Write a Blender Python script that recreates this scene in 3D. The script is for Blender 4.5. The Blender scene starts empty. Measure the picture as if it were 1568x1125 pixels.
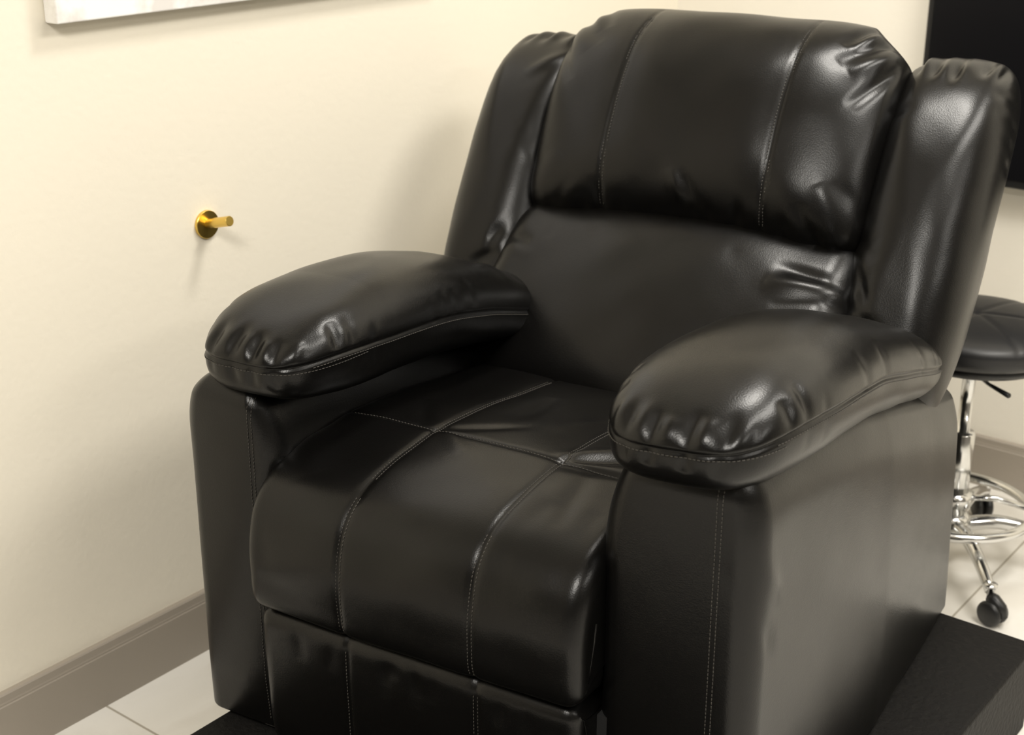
import bpy, math, random
import numpy as np
from mathutils import Vector, Matrix
from mathutils.bvhtree import BVHTree
random.seed(7)
scene = bpy.context.scene
scene.view_settings.view_transform = 'Standard'
scene.view_settings.look = 'None'

# ------------------------------------------------------------------ materials
def mat_new(name):
    m = bpy.data.materials.new(name); m.use_nodes = True
    nt = m.node_tree; b = nt.nodes["Principled BSDF"]
    return m, nt, b
def simple(name, col, rough=.5, metal=0., spec=.5, coat=0.):
    m, nt, b = mat_new(name)
    b.inputs['Base Color'].default_value = (*col, 1)
    b.inputs['Roughness'].default_value = rough
    b.inputs['Metallic'].default_value = metal
    b.inputs['Specular IOR Level'].default_value = spec
    b.inputs['Coat Weight'].default_value = coat
    return m
def N(nt, t, **kw):
    n = nt.nodes.new(t)
    for k, v in kw.items(): setattr(n, k, v)
    return n
def leather(name, col, rough, spec=.35):
    m, nt, b = mat_new(name)
    tc = N(nt, 'ShaderNodeTexCoord')
    vo = N(nt, 'ShaderNodeTexVoronoi'); vo.inputs['Scale'].default_value = 450
    no = N(nt, 'ShaderNodeTexNoise'); no.inputs['Scale'].default_value = 9; no.inputs['Detail'].default_value = 5
    n2 = N(nt, 'ShaderNodeTexNoise'); n2.inputs['Scale'].default_value = 38; n2.inputs['Detail'].default_value = 3
    for x in (vo, no, n2): nt.links.new(tc.outputs['Object'], x.inputs['Vector'])
    mr = N(nt, 'ShaderNodeMapRange'); mr.inputs['To Min'].default_value = rough-.03; mr.inputs['To Max'].default_value = rough+.04
    nt.links.new(no.outputs['Fac'], mr.inputs['Value']); nt.links.new(mr.outputs['Result'], b.inputs['Roughness'])
    bu = N(nt, 'ShaderNodeBump'); bu.inputs['Strength'].default_value = .2; bu.inputs['Distance'].default_value = .0005
    nt.links.new(vo.outputs['Distance'], bu.inputs['Height'])
    b2 = N(nt, 'ShaderNodeBump'); b2.inputs['Strength'].default_value = .06; b2.inputs['Distance'].default_value = .002
    nt.links.new(n2.outputs['Fac'], b2.inputs['Height']); nt.links.new(bu.outputs['Normal'], b2.inputs['Normal'])
    nt.links.new(b2.outputs['Normal'], b.inputs['Normal'])
    b.inputs['Base Color'].default_value = (*col, 1)
    b.inputs['Specular IOR Level'].default_value = spec
    return m
LEATHER = leather('black_leather', (.0026, .0024, .0022), .30, .31)
STITCH = simple('stitch_thread', (.04, .036, .030), .6)
DARKV = simple('dark_void', (.006, .006, .006), .8)
CHROME = simple('chrome', (.70, .70, .69), .15, 1.)
BRASS = simple('brass', (.80, .56, .14), .32, 1.)
PLASTIC = simple('black_plastic', (.010, .010, .010), .4)
STOOLV = leather('stool_vinyl', (.012, .012, .013), .40, .5)
SCREEN = simple('tv_screen', (.004, .004, .005), .3, 0, .3)

def wall_mat(name, col, s=.15, spec=.3):
    m, nt, b = mat_new(name)
    tc = N(nt, 'ShaderNodeTexCoord')
    no = N(nt, 'ShaderNodeTexNoise'); no.inputs['Scale'].default_value = 90; no.inputs['Detail'].default_value = 3
    nt.links.new(tc.outputs['Object'], no.inputs['Vector'])
    bu = N(nt, 'ShaderNodeBump'); bu.inputs['Strength'].default_value = s; bu.inputs['Distance'].default_value = .004
    nt.links.new(no.outputs['Fac'], bu.inputs['Height']); nt.links.new(bu.outputs['Normal'], b.inputs['Normal'])
    b.inputs['Base Color'].default_value = (*col, 1); b.inputs['Roughness'].default_value = .6
    b.inputs['Specular IOR Level'].default_value = spec
    return m
WALL = wall_mat('wall_paint', (.84, .785, .665))
WALLB = wall_mat('wall_paint_back', (.84, .80, .71))
WALLD = wall_mat('wall_paint_dimmed', (.17, .16, .145))  # dark colour for unseen walls, dims bounce and reflections in the leather
CEIL = wall_mat('ceiling_paint', (.6, .58, .54))
BASE = simple('baseboard_paint', (.32, .282, .235), .45)
PLATM = wall_mat('platform_black_carpet', (.007, .0066, .0062), .6, .15)

def floor_mat():
    m, nt, b = mat_new('floor_tile')
    tc = N(nt, 'ShaderNodeTexCoord')
    mp = N(nt, 'ShaderNodeMapping'); mp.inputs['Location'].default_value = (1.5+.003, -1.357+.003, 0)
    nt.links.new(tc.outputs['Object'], mp.inputs['Vector'])
    br = N(nt, 'ShaderNodeTexBrick'); br.offset = 0; br.squash = 1
    br.inputs['Scale'].default_value = 1; br.inputs['Brick Width'].default_value = .6; br.inputs['Row Height'].default_value = .6
    br.inputs['Mortar Size'].default_value = .0025; br.inputs['Mortar Smooth'].default_value = .1
    br.inputs['Color1'].default_value = (1, 1, 1, 1); br.inputs['Color2'].default_value = (.96, .96, .96, 1)
    br.inputs['Mortar'].default_value = (.5, .47, .42, 1)
    nt.links.new(mp.outputs['Vector'], br.inputs['Vector'])
    no = N(nt, 'ShaderNodeTexNoise'); no.inputs['Scale'].default_value = 3; no.inputs['Detail'].default_value = 8; no.inputs['Distortion'].default_value = 1.2
    nt.links.new(tc.outputs['Object'], no.inputs['Vector'])
    cr = N(nt, 'ShaderNodeValToRGB')
    cr.color_ramp.elements[0].position = .35; cr.color_ramp.elements[0].color = (.74, .71, .65, 1)
    cr.color_ramp.elements[1].position = .6; cr.color_ramp.elements[1].color = (.86, .84, .79, 1)
    nt.links.new(no.outputs['Fac'], cr.inputs['Fac'])
    mx = N(nt, 'ShaderNodeMix', data_type='RGBA', blend_type='MULTIPLY'); mx.inputs['Factor'].default_value = 1
    nt.links.new(cr.outputs['Color'], mx.inputs['A']); nt.links.new(br.outputs['Color'], mx.inputs['B'])
    nt.links.new(mx.outputs['Result'], b.inputs['Base Color'])
    b.inputs['Roughness'].default_value = .35
    return m
FLOOR = floor_mat()

# ------------------------------------------------------------------ mesh helpers
def mkobj(name, V, F, mat, parent=None, smooth=True):
    me = bpy.data.meshes.new(name)
    me.from_pydata([tuple(v) for v in V], [], [tuple(int(i) for i in f) for f in F])
    me.update()
    if smooth: me.polygons.foreach_set('use_smooth', [True]*len(me.polygons))
    me.materials.append(mat)
    ob = bpy.data.objects.new(name, me); scene.collection.objects.link(ob)
    if parent is not None: ob.parent = parent
    return ob
def empty(name, loc=(0, 0, 0), rz=0.):
    e = bpy.data.objects.new(name, None); scene.collection.objects.link(e)
    e.location = loc; e.rotation_euler = (0, 0, rz); e.empty_display_size = .1
    return e
def vnormals(V, F):
    F = np.asarray(F)
    a, b, c, d = V[F[:, 0]], V[F[:, 1]], V[F[:, 2]], V[F[:, 3]]
    fn = np.cross(c-a, d-b)
    out = np.zeros_like(V)
    for k in range(4): np.add.at(out, F[:, k], fn)
    l = np.linalg.norm(out, axis=1, keepdims=True); l[l == 0] = 1
    return out/l
def cube_grid(ax):
    n = [len(a) for a in ax]
    pts = {}; V = []; F = []
    def vid(i, j, k):
        key = (i, j, k)
        if key not in pts:
            pts[key] = len(V); V.append((ax[0][i], ax[1][j], ax[2][k]))
        return pts[key]
    for axis in range(3):
        u, v = [(1, 2), (2, 0), (0, 1)][axis]
        for side in (0, 1):
            w = 0 if side == 0 else n[axis]-1
            for i in range(n[u]-1):
                for j in range(n[v]-1):
                    q = []
                    for (di, dj) in ((0, 0), (1, 0), (1, 1), (0, 1)):
                        idx = [0, 0, 0]; idx[axis] = w; idx[u] = i+di; idx[v] = j+dj
                        q.append(vid(*idx))
                    if side == 0: q.reverse()
                    F.append(q)
    return np.array(V, float), np.array(F)
_cs = {}
def superquad(h, p, q, n=90, hbot=None, nn=None, qbot=None):
    key = nn if nn else (n, n, n)
    if key not in _cs:
        ax = [np.tan(np.linspace(-math.pi/4, math.pi/4, k+1)) for k in key]
        _cs[key] = cube_grid(ax)
    C, F = _cs[key]
    u = C/np.linalg.norm(C, axis=1, keepdims=True)
    au = np.abs(u)+1e-9
    qq = np.where(u[:, 2] > 0, q, qbot if qbot else q)
    f = (au[:, 0]**p+au[:, 1]**p)**(qq/p)+au[:, 2]**qq
    r = f**(-1./qq)
    P = u*r[:, None]
    hz = np.where(P[:, 2] > 0, h[2], hbot if hbot else h[2])
    P = P*np.stack([np.full(len(P), h[0]), np.full(len(P), h[1]), hz], 1)
    return P, F.copy()
def rbox(h, r, d=.012, k=7):
    ax = []
    for hh in h:
        inn = hh-r
        m = max(2, int(2*inn/d))
        flat = np.linspace(-inn, inn, m+1)
        t = r*np.tan(math.pi/4*np.linspace(0, 1, k+1))[1:]
        ax.append(np.concatenate([(-inn-t)[::-1], flat, inn+t]))
    C, F = cube_grid(ax)
    inn = np.array(h)-r
    Q = np.clip(C, -inn, inn); D = C-Q
    D = D/np.maximum(np.linalg.norm(D, axis=1, keepdims=True), 1e-9)
    return Q+D*r, F
def displace(V, F, wr=(), noise=0.0, seed=0.):
    Nn = vnormals(V, F)
    amt = np.zeros(len(V))
    for (a, b, w, hgt) in wr:
        a = np.array(a, float); b = np.array(b, float); ab = b-a
        L2 = max(ab.dot(ab), 1e-9)
        t = ((V-a)@ab)/L2; tc = np.clip(t, 0, 1)
        dd = np.linalg.norm(V-(a+tc[:, None]*ab), axis=1)
        tap = .1+.9*np.sin(math.pi*np.clip(tc, .0, 1))**.7
        amt += hgt*np.exp(-(dd/w)**2)*tap
    if noise:
        x, y, z = V.T; s = seed
        amt += noise*(np.sin(23*x+9*z+1+s)*np.sin(19*y-7*x+2+s)+.5*np.sin(41*y+17*z+s)*np.sin(37*x-11*z+3*s)+.15*np.sin(71*x+33*y+s)*np.sin(63*z+20*y))
    return V+Nn*amt[:, None]
def resample(pts, n):
    pts = np.array(pts, float)
    P = np.vstack([2*pts[0]-pts[1], pts, 2*pts[-1]-pts[-2]])
    out = []
    for i in range(1, len(P)-2):
        for t in np.linspace(0, 1, 24, endpoint=False):
            p0, p1, p2, p3 = P[i-1:i+3]
            out.append(.5*((2*p1)+(-p0+p2)*t+(2*p0-5*p1+4*p2-p3)*t*t+(-p0+3*p1-3*p2+p3)*t**3))
    out.append(P[-2]); out = np.array(out)
    s = np.concatenate([[0], np.cumsum(np.linalg.norm(np.diff(out, axis=0), axis=1))])
    q = np.linspace(0, s[-1], n)
    return np.stack([np.interp(q, s, out[:, k]) for k in range(out.shape[1])], 1)
def psheet(prof, hw, r, skirt, ns=110, nx=110, seams=(), puff=.01, crown=.01, groove=.006, gw=.005):
    pr = resample(prof, ns)
    tan = np.gradient(pr, axis=0); tan /= np.linalg.norm(tan, axis=1, keepdims=True)
    nrm = np.stack([tan[:, 1], -tan[:, 0]], 1)
    xs = []; off = []
    for t in np.linspace(-skirt, -r, 6)[:-1]: xs.append(-hw); off.append(t)
    for a in np.linspace(0, math.pi/2, 9)[:-1]: xs.append(-hw+r*(1-math.cos(a))); off.append(-r+r*math.sin(a))
    fl = np.linspace(-hw+r, hw-r, nx); xs += list(fl); off += [0]*nx
    for a in np.linspace(math.pi/2, 0, 9)[1:]: xs.append(hw-r*(1-math.cos(a))); off.append(-r+r*math.sin(a))
    for t in np.linspace(-r, -skirt, 6)[1:]: xs.append(hw); off.append(t)
    xs = np.array(xs); off = np.array(off)
    edges = [-hw]+list(seams)+[hw]
    pf = np.zeros_like(xs)
    for a, b in zip(edges[:-1], edges[1:]):
        m = (xs >= a) & (xs <= b); t = (xs[m]-a)/(b-a)
        pf[m] = puff*(np.clip(4*t*(1-t), 0, 1))**.6
    pf += crown*np.cos(math.pi/2*np.clip(xs/hw, -1, 1))
    for s in seams: pf -= groove*np.exp(-((xs-s)/gw)**2)
    V = []; nxx = len(xs)
    for i in range(ns):
        o = off+pf
        V.append(np.stack([xs, pr[i, 0]+nrm[i, 0]*o, pr[i, 1]+nrm[i, 1]*o], 1))
    V = np.concatenate(V)
    F = []
    for i in range(ns-1):
        for j in range(nxx-1):
            a = i*nxx+j; F.append((a, a+1, a+nxx+1, a+nxx))
    F = np.array(F)
    return V, F[:, ::-1].copy()
def tube(pts, r, seg=10, closed=False):
    pts = [Vector(p) for p in pts]; V = []; F = []; n = len(pts)
    prev = None
    for i, p in enumerate(pts):
        if closed: t = (pts[(i+1) % n]-pts[i-1]).normalized()
        else: t = (pts[min(i+1, n-1)]-pts[max(i-1, 0)]).normalized()
        u = t.orthogonal().normalized() if prev is None else (prev-t*prev.dot(t)).normalized()
        prev = u; w = t.cross(u)
        rr = r[i] if hasattr(r, '__len__') else r
        for k in range(seg):
            a = 2*math.pi*k/seg
            V.append(p+u*math.cos(a)*rr+w*math.sin(a)*rr)
    for i in range(n if closed else n-1):
        j = (i+1) % n
        for k in range(seg):
            F.append((i*seg+k, i*seg+(k+1) % seg, j*seg+(k+1) % seg, j*seg+k))
    if not closed:
        F.append(tuple(range(seg))[::-1]); F.append(tuple((n-1)*seg+k for k in range(seg)))
    return V, F
def lathe(prof, seg=48):
    V = []; F = []; n = len(prof)
    for k in range(seg):
        a = 2*math.pi*k/seg
        for (r, z) in prof: V.append((r*math.cos(a), r*math.sin(a), z))
    for k in range(seg):
        k2 = (k+1) % seg
        for i in range(n-1): F.append((k*n+i, k2*n+i, k2*n+i+1, k*n+i+1))
    return V, F
class Bag:
    def __init__(s): s.V = []; s.F = []
    def add(s, VF, M=None):
        V, F = VF; o = len(s.V)
        for v in V:
            v = Vector(v); s.V.append(tuple(M@v) if M is not None else tuple(v))
        for f in F: s.F.append(tuple(int(i)+o for i in f))
def box(lo, hi):
    x0, y0, z0 = lo; x1, y1, z1 = hi
    V = [(x0, y0, z0), (x1, y0, z0), (x1, y1, z0), (x0, y1, z0), (x0, y0, z1), (x1, y0, z1), (x1, y1, z1), (x0, y1, z1)]
    F = [(0, 3, 2, 1), (4, 5, 6, 7), (0, 1, 5, 4), (1, 2, 6, 5), (2, 3, 7, 6), (3, 0, 4, 7)]
    return V, F
def bevel(ob, w, s=3):
    m = ob.modifiers.new('bevel', 'BEVEL'); m.width = w; m.segments = s; m.limit_method = 'ANGLE'
    return ob

# ------------------------------------------------------------------ room
XL, YB, XR, YF, H = -2.06, 3.34, 3.0, -3.2, 2.7
def slab(name, lo, hi, mat):
    V, F = box(lo, hi); return mkobj(name, V, F, mat, smooth=False)
slab('floor', (XL-.1, YF-.1, -.1), (XR+.1, YB+.1, 0), FLOOR)
slab('ceiling', (XL-.1, YF-.1, H), (XR+.1, YB+.1, H+.1), CEIL)
slab('wall_left', (XL-.1, YF-.1, 0), (XL, YB+.1, H), WALL)
slab('wall_back', (XL, YB, 0), (XR, YB+.1, H), WALLB)
slab('wall_right', (XR, YF-.1, 0), (XR+.1, YB+.1, H), WALLD)
slab('wall_front', (XL, YF-.1, 0), (XR, YF, H), WALLD)
def baseboard(name, a, b, nrm):
    a = Vector(a); b = Vector(b); n = Vector(nrm)
    pr = [(0, 0), (.016, 0), (.016, .108), (.0145, .110), (.0145, .113), (.0135, .116), (.0125, .128), (.010, .131), (0, .131)]
    V = []; F = []
    for p in (a, b):
        for (o, z) in pr: V.append(p+n*o+Vector((0, 0, z)))
    k = len(pr)
    for i in range(k-1): F.append((i, i+1, k+i+1, k+i))
    F.append(tuple(range(k))); F.append(tuple(range(2*k-1, k-1, -1)))
    mkobj(name, V, F, BASE, smooth=False)
baseboard('baseboard_left', (XL, YF, 0), (XL, YB, 0), (1, 0, 0))
baseboard('baseboard_back', (XL, YB, 0), (XR, YB, 0), (0, -1, 0))

PZ = .185
V, F = box((-1.64, .55, 0), (-.643, 2.365, PZ-.004))
bevel(mkobj('platform', V, F, PLATM, smooth=False), .006)

# ------------------------------------------------------------------ recliner
CH = empty('recliner_armchair', (-1.216, 1.367, PZ), math.radians(7.6))
parts = {}
def part(name, V, F, mat=LEATHER):
    ob = mkobj(name, V, F, mat, CH); parts[name] = (np.array(V), F); return ob
STB = Bag()
def stitch_path(pts, nrm, gap=.0035, ln=.0042, sp=.0060, rad=.0007, double=True):
    pts = np.array(pts); nrm = np.array(nrm)
    s = np.concatenate([[0], np.cumsum(np.linalg.norm(np.diff(pts, axis=0), axis=1))])
    if s[-1] < .01: return
    def at(q): return np.array([np.interp(q, s, pts[:, k]) for k in range(3)]), np.array([np.interp(q, s, nrm[:, k]) for k in range(3)])
    q = 0
    while q+ln < s[-1]:
        p0, n0 = at(q); p1, n1 = at(q+ln)
        t = p1-p0; t /= np.linalg.norm(t)+1e-9
        side = np.cross(t, n0); side /= np.linalg.norm(side)+1e-9
        for sg in ((-1, 1) if double else (0,)):
            o = side*sg*gap+n0*.0003
            pm = (p0+p1)/2+o+n0*.0006
            STB.add(tube([p0+o, pm, p1+o], rad, 5))
        q += sp
def drape(partname, pts, dirv, **kw):
    V, F = parts[partname]
    key = '_bvh'+partname
    if key not in parts:
        parts[key] = BVHTree.FromPolygons([tuple(v) for v in V], [tuple(int(i) for i in f) for f in F])
    bv = parts[key]
    d = Vector(dirv).normalized(); P = []; Nn = []
    for p in resample(pts, 60):
        hit, n, i, dist = bv.ray_cast(Vector(p)-d*.5, d)
        if hit is None: continue
        if n.dot(d) > 0: n = -n
        P.append(tuple(hit)); Nn.append(tuple(n))
    if len(P) > 3:
        stitch_path(P, np.array(Nn), **kw)
def Rr(a, b): return a+(b-a)*random.random()

sp_ = resample(list(zip([-.12, -.04, .1, .33, .5, .7, .86, .95], [.670, .681, .687, .660, .617, .557, .508, .483])), 200)
def seamz(y): return np.interp(y, sp_[:, 0], sp_[:, 1])

for sx, tag in ((-1, 'left'), (1, 'right')):
    dz0 = -.030 if sx < 0 else 0.
    # ---- side panel (arm body), built for the right then mirrored
    lo, hi = (.262, .490) if sx > 0 else (.275, .468)
    cxp = (lo+hi)/2; hwp = (hi-lo)/2
    V, F = rbox((hwp, .49, .315), .036, .011, 8)
    V[:, 1] += .49; V[:, 2] += .285
    V[:, 2] = np.maximum(V[:, 2], .004)
    top = seamz(V[:, 1])-(.040 if sx > 0 else .052)+dz0
    zz = V[:, 2]/.6
    V[:, 2] = np.where(V[:, 2] > .05, .05+(V[:, 2]-.05)*(top-.05)/.55, V[:, 2])
    x = V[:, 0]/hwp
    sh = np.clip((V[:, 2]-(top-.10))/.10, 0, 1)
    sh2 = np.clip((V[:, 2]-(top-.15))/.15, 0, 1)
    V[:, 0] -= np.where(x > 0, (.022 if sx > 0 else .036)*sh**2.2*x, .045*sh2**2*x)
    out = x > 0
    V[:, 0] += np.where(out, .010*np.sin(math.pi*np.clip(zz, 0, 1))*np.sin(math.pi*np.clip(V[:, 1]/.98, 0, 1)) + .035*(1-.6*zz)*np.clip(V[:, 1]/.5, 0, 1), 0)
    V[:, 0] += cxp
    fr = V[:, 1] < .05
    V[:, 1] -= np.where(fr, .010*np.cos(np.clip((V[:, 0]-cxp)/hwp, -1, 1)*math.pi/2)*np.clip((V[:, 2])/.1, 0, 1), 0)
    sxx = hi-.055 if sx > 0 else .322
    wr = [((sxx, 0, .0), (sxx, 0, .62), .004, -.002),
          ((hi-.035, .01, .58), (hi+.01, .06, .44), .014, .005), ((hi-.045, .0, .52), (hi+.01, .05, .38), .011, -.004), ((hi-.025, .01, .48), (hi+.01, .09, .36), .011, .003)]
    V = displace(V, F, wr, .0006, sx)
    V[:, 2] = np.maximum(V[:, 2], .003)
    V[:, 0] *= sx
    if sx < 0: F = F[:, ::-1].copy()
    part('side_panel_'+tag, V, F)
    drape('side_panel_'+tag, [(sx*sxx, -.1, .02), (sx*sxx, -.1, .3), (sx*sxx, -.1, .66)], (0, 1, 0))
    # ---- arm pad
    hx = .143 if sx > 0 else .132
    yc0, hy = (.42, .465) if sx > 0 else (.425, .455)
    HB = .094
    V, F = superquad((hx, hy, .082), 3.8, 2.15, n=0, nn=(90, 170, 72), hbot=HB, qbot=3.4)
    V[:, 1] += yc0
    yy = V[:, 1].copy()
    low = np.clip(-V[:, 2]/HB, 0, 1)
    V[:, 0] = V[:, 0]*(1-.07*low**2)
    V[:, 2] *= np.where(V[:, 2] > 0, 1+.08*np.exp(-((yy-.30)/.28)**2), 1)
    V[:, 2] *= np.interp(yy, [.5, .9], [1., .9])
    V[:, 2] *= np.where(V[:, 2] < 0, np.interp(yy, [.1, .8], [1., .70]), 1)
    V[:, 2] += seamz(yy)
    ox = hx-.001; yf = yc0-hy
    wr = []
    for i, xx in enumerate(np.linspace(-.100, .100, 6)):
        xj = xx+Rr(-.007, .007); z0 = seamz(0)+.003; ln = Rr(.04, .08)
        yc = yf+.05*abs(xj/hx)**3.8
        wr.append(((xj, yc, z0), (xj+Rr(-.003, .010), yc+ln*.75, z0+ln*.85), .0095, -Rr(.004, .007)))
        wr.append(((xj+.017, yc, z0+.004), (xj+.020, yc+ln*.6, z0+ln*.75), .011, .003))
        wr.append(((xj, yc+.002, z0-.006), (xj+Rr(-.008, .008), yc+.004, z0-Rr(.03, .05)), .009, -Rr(.002, .004)))
    for i in range(4):
        yy0 = yf+.045+i*.042+Rr(-.008, .008); ln = Rr(.045, .07)*(1-i*.08)
        for s in (-1, 1):
            wr.append(((s*ox, yy0, seamz(yy0)+.004), (s*(ox-.04), yy0+.014, seamz(yy0)+ln*.9), .010, -Rr(.004, .0065)*(1-i*.18)))
            wr.append(((s*ox, yy0, seamz(yy0)-.006), (s*(ox-.004), yy0+.008, seamz(yy0)-.04), .009, -Rr(.002, .004)*(1-i*.15)))
    for i in range(7):
        yy0 = Rr(.22, .8)
        for s in (-1, 1):
            wr.append(((s*ox, yy0, seamz(yy0)), (s*(ox-.02), yy0+Rr(-.02, .03), seamz(yy0)+Rr(.03, .06)), .014, -Rr(.001, .0025)))
    for i in range(4):
        yy0 = .64+i*.045
        wr.append(((-.02, yy0, seamz(yy0)+.075), (-.10, yy0-.03, seamz(yy0)+.05), .014, -.005 if i % 2 else .004))
    V = displace(V, F, wr, .0012, 2+sx)
    Nn = vnormals(V, F)
    dz = V[:, 2]-seamz(V[:, 1])
    V = V-Nn*(.0035*np.exp(-(dz/.0035)**2))[:, None]
    def cx(y): return .380+0*y if sx > 0 else np.interp(y, [0, .8], [.316, .345])
    roll = .07 if sx > 0 else 0.
    V[:, 2] += roll*(V[:, 0]-.03)
    V[:, 0] += cx(V[:, 1])
    V[:, 2] += dz0+(.012*np.clip((V[:, 1]-.2)/.3, 0, 1) if sx < 0 else 0)
    V[:, 0] *= sx
    if sx < 0: F = F[:, ::-1].copy()
    part('arm_pad_'+tag, V, F)
    for (o, d) in ((.3, -1), (-.3, 1)):
        pts = [(sx*(float(cx(y))+o), y, float(seamz(y))-.007+dz0+roll*((.14 if o > 0 else -.14)-.03)+(.012*min(1, max(0, (y-.2)/.3)) if sx < 0 else 0)) for y in np.linspace(.02, .82, 24)]
        drape('arm_pad_'+tag, pts, (sx*d, 0, 0), double=False)
    drape('arm_pad_'+tag, [(sx*(float(cx(0))+xx), -.3, seamz(-.02)-.008+dz0+roll*(xx-.03)) for xx in np.linspace(-.12, .12, 10)], (0, 1, 0), double=False)

# ---- seat (waterfall front)
prof = [(.70, .43), (.60, .455), (.45, .478), (.30, .50), (.20, .507), (.187, .503), (.17, .508), (.07, .500), (-.01, .482), (-.053, .445), (-.071, .385), (-.073, .33), (-.070, .295), (-.058, .279), (-.03, .273), (.0, .27)]
SX0 = -.010
V, F = psheet(prof, .285, .026, .12, 190, 150, seams=(-.105, .118), puff=.002, crown=.004, groove=.002, gw=.006)
wr = [((-.13, .19, .51), (-.20, .30, .50), .012, -.003), ((-.11, .19, .51), (.02, .28, .50), .012, -.004), ((-.10, .20, .51), (-.02, .13, .51), .014, .003),
      ((.112, .19, .51), (.24, .25, .50), .012, -.006), ((.12, .17, .51), (.27, .19, .50), .012, -.007), ((.10, .20, .51), (.25, .32, .50), .016, .006),
      ((.17, .19, .51), (.20, .02, .50), .016, -.003), ((.20, .10, .50), (.21, -.06, .42), .020, .003), ((.165, .08, .50), (.15, -.05, .44), .016, -.004),
      ((.235, .08, .50), (.245, -.05, .44), .014, -.003), ((-.29, .12, .48), (-.20, .0, .48), .03, .006), ((-.27, .0, .46), (-.24, -.08, .36), .02, -.004),
      ((-.02, .30, .49), (-.04, .45, .48), .02, -.005), ((.04, .28, .49), (.16, .50, .47), .02, .005), ((-.2, .3, .49), (-.24, .5, .47), .02, -.004),
      ((-.26, -.08, .33), (-.05, -.085, .30), .02, -.003)]
V = displace(V, F, wr, .0012, .4)
V[:, 0] += SX0
part('seat_cushion', V, F)
for xs_ in (-.105+SX0, .118+SX0):
    drape('seat_cushion', [(xs_, .55, .45), (xs_, .2, .45), (xs_, .02, .45)], (0, 0, -1))
    drape('seat_cushion', [(xs_, 0, .480), (xs_, 0, .40), (xs_, 0, .285)], (0, 1, 0))
drape('seat_cushion', [(x_, .187, .5) for x_ in np.linspace(-.27, .26, 10)], (0, 0, -1))

# ---- footrest lower panel
prof = [(.04, .270), (-.03, .268), (-.054, .258), (-.058, .22), (-.056, .12), (-.052, .05), (-.04, .03), (.0, .028)]
V, F = psheet(prof, .278, .025, .08, 90, 130, seams=(-.105, .118), puff=.002, crown=.004, groove=.002)
wr = []
for i in range(10):
    xx = Rr(-.27, .27); wr.append(((xx, -.065, .255), (xx+Rr(-.01, .01), -.065, Rr(.19, .23)), .012, -.0015))
V = displace(V, F, wr, .001, 1.4)
V[:, 0] += SX0
part('footrest', V, F)
for xs_ in (-.105+SX0, .118+SX0):
    drape('footrest', [(xs_, 0, .245), (xs_, 0, .15), (xs_, 0, .05)], (0, 1, 0))

# ---- back frame
A = math.radians(30); B0 = np.array((.664, .40))
def back(V):
    x, e, n = V.T
    return np.stack([x, B0[0]+e*math.sin(A)-n*math.cos(A), B0[1]+e*math.cos(A)+n*math.sin(A)], 1)
def bk(x, e, n): return tuple(back(np.array([[x, e, n]]))[0])

# lumbar
prof = [(.98, .68), (.90, .702), (.84, .700), (.77, .662), (.69, .595), (.625, .52), (.592, .46), (.60, .41), (.65, .38)]
V, F = psheet(prof, .345, .05, .14, 130, 130, seams=(), puff=0, crown=.025)
wr = []
wr += [(bk(.34, .265, .03), bk(.21, .295, .06), .013, -.006), (bk(.345, .255, .03), bk(.20, .255, .07), .017, .008), (bk(.34, .235, .04), bk(.22, .215, .07), .012, -.007), (bk(.335, .21, .04), bk(.26, .17, .07), .014, .005)]
wr += [(bk(-.34, .28, .04), bk(-.27, .26, .06), .012, -.006), (bk(-.33, .24, .04), bk(-.25, .23, .06), .01, .005)]
for i in range(10):
    xx = Rr(-.30, .30); wr.append((bk(xx, .325, .0), bk(xx+Rr(-.01, .01), Rr(.26, .29), .05), .012, -.003))
V = displace(V, F, wr, .0013, .9)
part('lumbar_cushion', V, F)

# head pillow
V, F = superquad((.335, .228, .105), 9.0, 2.8, n=0, nn=(140, 110, 64))
x0 = V[:, 0].copy(); e0 = V[:, 1].copy()
V[:, 1] += .545+.010*(1-(x0/.335)**2)+.016*(1-(x0/.335)**2)*np.clip(-e0/.228, 0, 1)
V[:, 2] += -.035
V[:, 2] += .018*np.cos(e0/.228*math.pi/2)*np.clip((V[:, 2]+.035)/.05, 0, 1)-.05*np.clip(e0/.228, 0, 1)**2
V[:, 0] *= 1-.06*np.clip(e0/.228, 0, 1)**3
cr_ = np.clip((np.abs(x0)/.335-.8)/.2, 0, 1)*np.clip((e0/.228-.7)/.3, 0, 1)
V[:, 1] -= .03*cr_; V[:, 0] -= np.sign(x0)*.02*cr_
for s_ in (-.158, .158):
    V[:, 2] -= (.0025*np.exp(-((V[:, 0]-s_)/.005)**2)+.003*np.exp(-((V[:, 0]-s_)/.03)**2))*np.clip((V[:, 2]+.035)/.02, 0, 1)
V = back(V)
wr = []
for i in range(14):
    xx = -.30+.60*i/13+Rr(-.015, .015)
    wr.append((bk(xx, .33, .0), bk(xx+Rr(-.012, .012), Rr(.36, .40), .07), .012, -Rr(.001, .004)))
wr += [(bk(.02, .34, .05), bk(-.02, .43, .08), .014, .008), (bk(.06, .33, .05), bk(.01, .42, .08), .011, -.009), (bk(-.1, .34, .05), bk(-.08, .40, .08), .012, -.006)]
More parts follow.
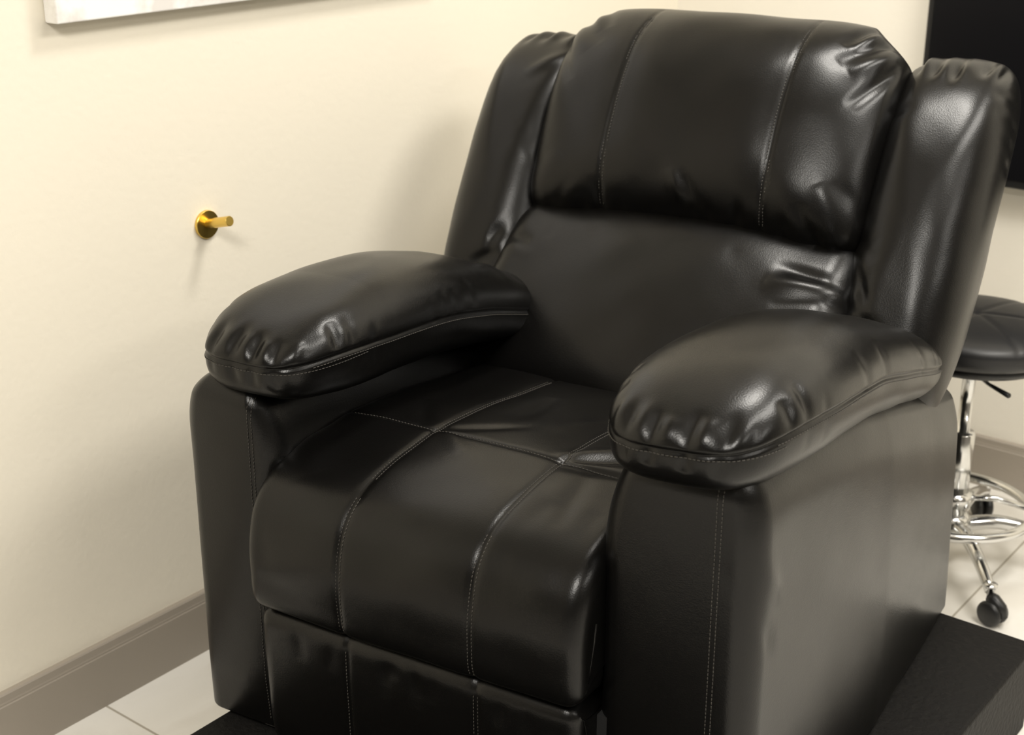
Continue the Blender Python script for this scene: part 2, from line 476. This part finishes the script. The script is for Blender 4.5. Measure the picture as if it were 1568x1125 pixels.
for sx in (-1, 1):
    k = 1. if sx > 0 else .45
    wr += [(bk(sx*.32, .75, -.02), bk(sx*.23, .66, .05), .014, -.009*k), (bk(sx*.335, .715, -.0), bk(sx*.26, .645, .06), .016, .009*k),
           (bk(sx*.335, .69, .0), bk(sx*.27, .58, .06), .012, -.008*k), (bk(sx*.27, .77, -.03), bk(sx*.23, .70, .04), .013, -.007*k), (bk(sx*.30, .77, -.03), bk(sx*.25, .69, .04), .012, .007*k),
           (bk(sx*.335, .40, .0), bk(sx*.27, .45, .05), .014, -.004*k), (bk(sx*.30, .35, .0), bk(sx*.25, .44, .06), .018, .006*k), (bk(sx*.27, .33, .0), bk(sx*.22, .40, .06), .012, -.005*k)]
V = displace(V, F, wr, .0010, 2.1)
F = F[:, ::-1].copy()
part('head_pillow', V, F)
nd = (0, math.cos(A), -math.sin(A))
for s_ in (-.158, .158):
    drape('head_pillow', [bk(s_, .36, .1), bk(s_, .53, .1), bk(s_, .735, .1)], nd)

# side wings of the back
for sx, tag in ((-1, 'left'), (1, 'right')):
    V, F = superquad((.108, .345, .125), 5.5, 2.4, n=0, nn=(64, 140, 64))
    e0 = V[:, 1].copy(); xr = V[:, 0]/.108
    V[:, 0] += .414 if sx > 0 else .400
    V[:, 1] += (.395 if sx > 0 else .383)+.012*(1-xr**2)*np.clip(e0/.345, 0, 1)
    V[:, 2] += -.085-.05*np.clip(e0/.345, 0, 1)**3
    V[:, 0] -= .030*np.clip(-e0/.345, 0, 1)**2
    V = back(V)
    wr = []
    for i in range(5):
        xx = .335+.16*i/4+Rr(-.006, .006)
        wr.append((bk(xx, .74, -.10), bk(xx+Rr(-.012, .012), Rr(.66, .69), .01), .010, -Rr(.008, .013)))
        wr.append((bk(xx+.018, .74, -.10), bk(xx+.018, .68, -.0), .011, Rr(.004, .008)))
    for i in range(5):
        ee = Rr(.15, .6); wr.append((bk(.32, ee, -.02), bk(.37, ee+Rr(-.05, .05), .04), .013, -Rr(.002, .004)))
    for i in range(4):
        ee = .66-.035*i; wr.append((bk(.525, ee, -.12), bk(.49, ee, -.02), .011, -Rr(.004, .008)))
    wr += [(bk(.33, .26, .0), bk(.40, .20, .04), .014, -.007), (bk(.33, .22, .0), bk(.39, .16, .04), .012, .006), (bk(.34, .34, .0), bk(.37, .24, .04), .012, -.006)]
    if sx < 0:
        wr += [(bk(.31, .70, -.02), bk(.40, .60, .02), .014, .007), (bk(.31, .40, -.02), bk(.38, .46, .03), .014, .006), (bk(.31, .43, -.02), bk(.38, .50, .03), .010, -.006)]
    V = displace(V, F, wr, .0012, 3+sx)
    F = F[:, ::-1].copy()
    V[:, 0] *= sx
    if sx < 0: F = F[:, ::-1].copy()
    part('back_wing_'+tag, V, F)
V, F = rbox((.465, .35, .07), .05, .03, 5)
V[:, 1] += .35; V[:, 2] += -.21
V = back(V); part('back_shell', V, F[:, ::-1].copy())
b = Bag()
b.add(box((-.31, .0, .03), (.30, .90, .235))); b.add(box((-.31, .12, .235), (.30, .88, .40)))
mkobj('inner_frame', b.V, b.F, DARKV, CH, smooth=False)
b = Bag()
for fx in (-.28, .38):
    for fy in (.08, .82):
        b.add(lathe([(0, 0), (.022, 0), (.026, .012), (.026, .035), (0, .035)], 20), Matrix.Translation((fx, fy, -.003)))
mkobj('feet', b.V, b.F, PLASTIC, CH)
mkobj('stitching', STB.V, STB.F, STITCH, CH)

# ------------------------------------------------------------------ wall hook
HK = empty('wall_hook', (XL, 1.698, .872))
b = Bag()
Mx = Matrix.Rotation(math.radians(90), 4, 'Y')
b.add(lathe([(0, 0), (.0255, 0), (.0268, .001), (.0268, .006), (.0260, .007), (0, .007)], 48), Mx)
Tl = Matrix.Rotation(math.radians(-14), 4, 'Y')@Mx
b.add(lathe([(0, .006), (.0085, .006), (.0085, .040), (0, .040)], 32), Tl)
b.add(lathe([(0, .028), (.0088, .028), (.0096, .029), (.0096, .070), (.0088, .071), (0, .071)], 32), Tl)
mkobj('hook', b.V, b.F, BRASS, HK, smooth=False)

# ------------------------------------------------------------------ picture (canvas)
m, nt, bb = mat_new('canvas_print')
tc = N(nt, 'ShaderNodeTexCoord'); no = N(nt, 'ShaderNodeTexNoise'); no.inputs['Scale'].default_value = 14; no.inputs['Detail'].default_value = 8
nt.links.new(tc.outputs['Object'], no.inputs['Vector'])
cr = N(nt, 'ShaderNodeValToRGB'); cr.color_ramp.elements[0].position = .40; cr.color_ramp.elements[0].color = (.74, .71, .68, 1)
cr.color_ramp.elements[1].position = .54; cr.color_ramp.elements[1].color = (.92, .91, .89, 1)
nt.links.new(no.outputs['Fac'], cr.inputs['Fac']); nt.links.new(cr.outputs['Color'], bb.inputs['Base Color'])
V, F = box((XL+.001, 1.40, 1.272), (XL+.035, 2.35, 1.272+.65))
bevel(mkobj('canvas_picture', V, F, m, smooth=False), .003)

# ------------------------------------------------------------------ television on back wall
TV = empty('wall_mounted_television', (-.79, YB-.05, 1.105))
b = Bag(); b.add(box((-.56, -.0, -.33), (.56, .03, .33))); bevel(mkobj('housing', b.V, b.F, PLASTIC, TV, smooth=False), .006)
b = Bag(); b.add(box((-.545, -.002, -.31), (.545, .001, .315))); mkobj('screen', b.V, b.F, SCREEN, TV, smooth=False)
b = Bag(); b.add(box((-.15, .03, -.12), (.15, .05, .12))); mkobj('bracket', b.V, b.F, PLASTIC, TV, smooth=False)

# ------------------------------------------------------------------ rolling stool
def c2w(r, F): return (.787*r-.617*F, .617*r+.787*F)
sxw, syw = c2w(.99, 2.895)
ST = empty('rolling_stool', (sxw, syw, 0))
V, F = superquad((.195, .195, .045), 2.0, 3.0, n=50, hbot=.045)
for k in range(3):
    a = math.pi*k/3+.3
    dd = np.abs(-V[:, 0]*math.sin(a)+V[:, 1]*math.cos(a))
    V[:, 2] -= np.where(V[:, 2] > 0, .002*np.exp(-(dd/.006)**2), 0)
V[:, 2] += .555
mkobj('seat', V, F, STOOLV, ST)
b = Bag(); b.add(lathe([(0, .495), (.09, .495), (.16, .505), (.175, .52), (.16, .53), (0, .53)], 48)); mkobj('seat_pan', b.V, b.F, PLASTIC, ST)
b = Bag(); b.add(lathe([(0, .10), (.027, .10), (.027, .32), (.024, .325), (.014, .325), (.014, .48), (.03, .485), (.03, .50), (0, .50)], 32))
b.add(lathe([(0, .075), (.04, .075), (.045, .09), (.04, .12), (.028, .13), (0, .13)], 32))
mkobj('column', b.V, b.F, CHROME, ST)
b = Bag(); b.add(tube([(0, 0, .47), (.06, -.05, .465), (.12, -.10, .47)], [.004, .004, .006], 8)); mkobj('lever', b.V, b.F, PLASTIC, ST)
b = Bag()
zr = .145
ring = [(.165*math.cos(2*math.pi*i/64), .165*math.sin(2*math.pi*i/64), zr) for i in range(64)]
b.add(tube(ring, .011, 12, True))
for k in range(3):
    a = 2*math.pi*k/3+.5; b.add(tube([(.02*math.cos(a), .02*math.sin(a), zr+.02), (.09*math.cos(a), .09*math.sin(a), zr+.022), (.163*math.cos(a), .163*math.sin(a), zr+.002)], .007, 10))
b.add(lathe([(0, zr+.005), (.036, zr+.005), (.036, zr+.035), (0, zr+.035)], 32))
mkobj('foot_ring', b.V, b.F, CHROME, ST)
b = Bag(); c = Bag(); tx, ty = c2w(1.0, 2.60); a0 = math.atan2(ty-syw, tx-sxw)
for k in range(5):
    a = a0+2*math.pi*k/5; ca, sa = math.cos(a), math.sin(a)
    pts = resample([(.02, .10), (.10, .115), (.19, .10), (.26, .075)], 14)
    b.add(tube([(p[0]*ca, p[0]*sa, p[1]) for p in pts], list(np.linspace(.018, .012, 14)), 12))
    b.add(lathe([(0, .05), (.006, .05), (.006, .085), (.014, .085), (.014, .09), (0, .09)], 16), Matrix.Translation((.26*ca, .26*sa, 0)))
    for s in (-1, 1):
        M = Matrix.Translation((.26*ca, .26*sa, .0285))@Matrix.Rotation(a+.6, 4, 'Z')@Matrix.Translation((.012, s*.012, 0))@Matrix.Rotation(math.pi/2, 4, 'X')
        c.add(lathe([(0, -.009), (.022, -.009), (.027, -.005), (.0285, 0), (.027, .005), (.022, .009), (0, .009)], 28), M)
    M = Matrix.Translation((.26*ca, .26*sa, 0))@Matrix.Rotation(a+.6, 4, 'Z')
    c.add(tube([(0, 0, .060), (.012, 0, .058), (.032, 0, .047), (.043, 0, .028)], [.012, .014, .012, .006], 10), M)
mkobj('star_base', b.V, b.F, CHROME, ST)
mkobj('casters', c.V, c.F, PLASTIC, ST)

# ------------------------------------------------------------------ lights
def area(name, loc, size, power, col=(1, .96, .89), rot=(0, 0, 0)):
    l = bpy.data.lights.new(name, 'AREA'); l.shape = 'RECTANGLE'; l.size, l.size_y = size; l.energy = power; l.color = col
    o = bpy.data.objects.new(name, l); scene.collection.objects.link(o); o.location = loc; o.rotation_euler = rot
    return o
area('ceiling_light', (.05, 2.2, H-.02), (.6, 1.2), 46)
area('ceiling_fill_light', (-.3, -.4, H-.02), (.6, .9), 80)  # added front fill, lifts the left wall and left arm
area('ceiling_light.002', (1.9, 1.4, H-.02), (.6, 1.2), 32)
area('ceiling_light.003', (-1.05, 2.3, H-.02), (.4, .4), 26)

# ------------------------------------------------------------------ camera
cam = bpy.data.cameras.new('camera'); co = bpy.data.objects.new('camera', cam); scene.collection.objects.link(co)
co.location = (0, 0, 1.585); co.rotation_euler = (math.radians(69), 0, math.radians(38.1))
cam.sensor_width = 36; cam.lens = 36*2200/1568
cam.dof.use_dof = True; cam.dof.focus_distance = 2.1; cam.dof.aperture_fstop = 5.6
scene.camera = co
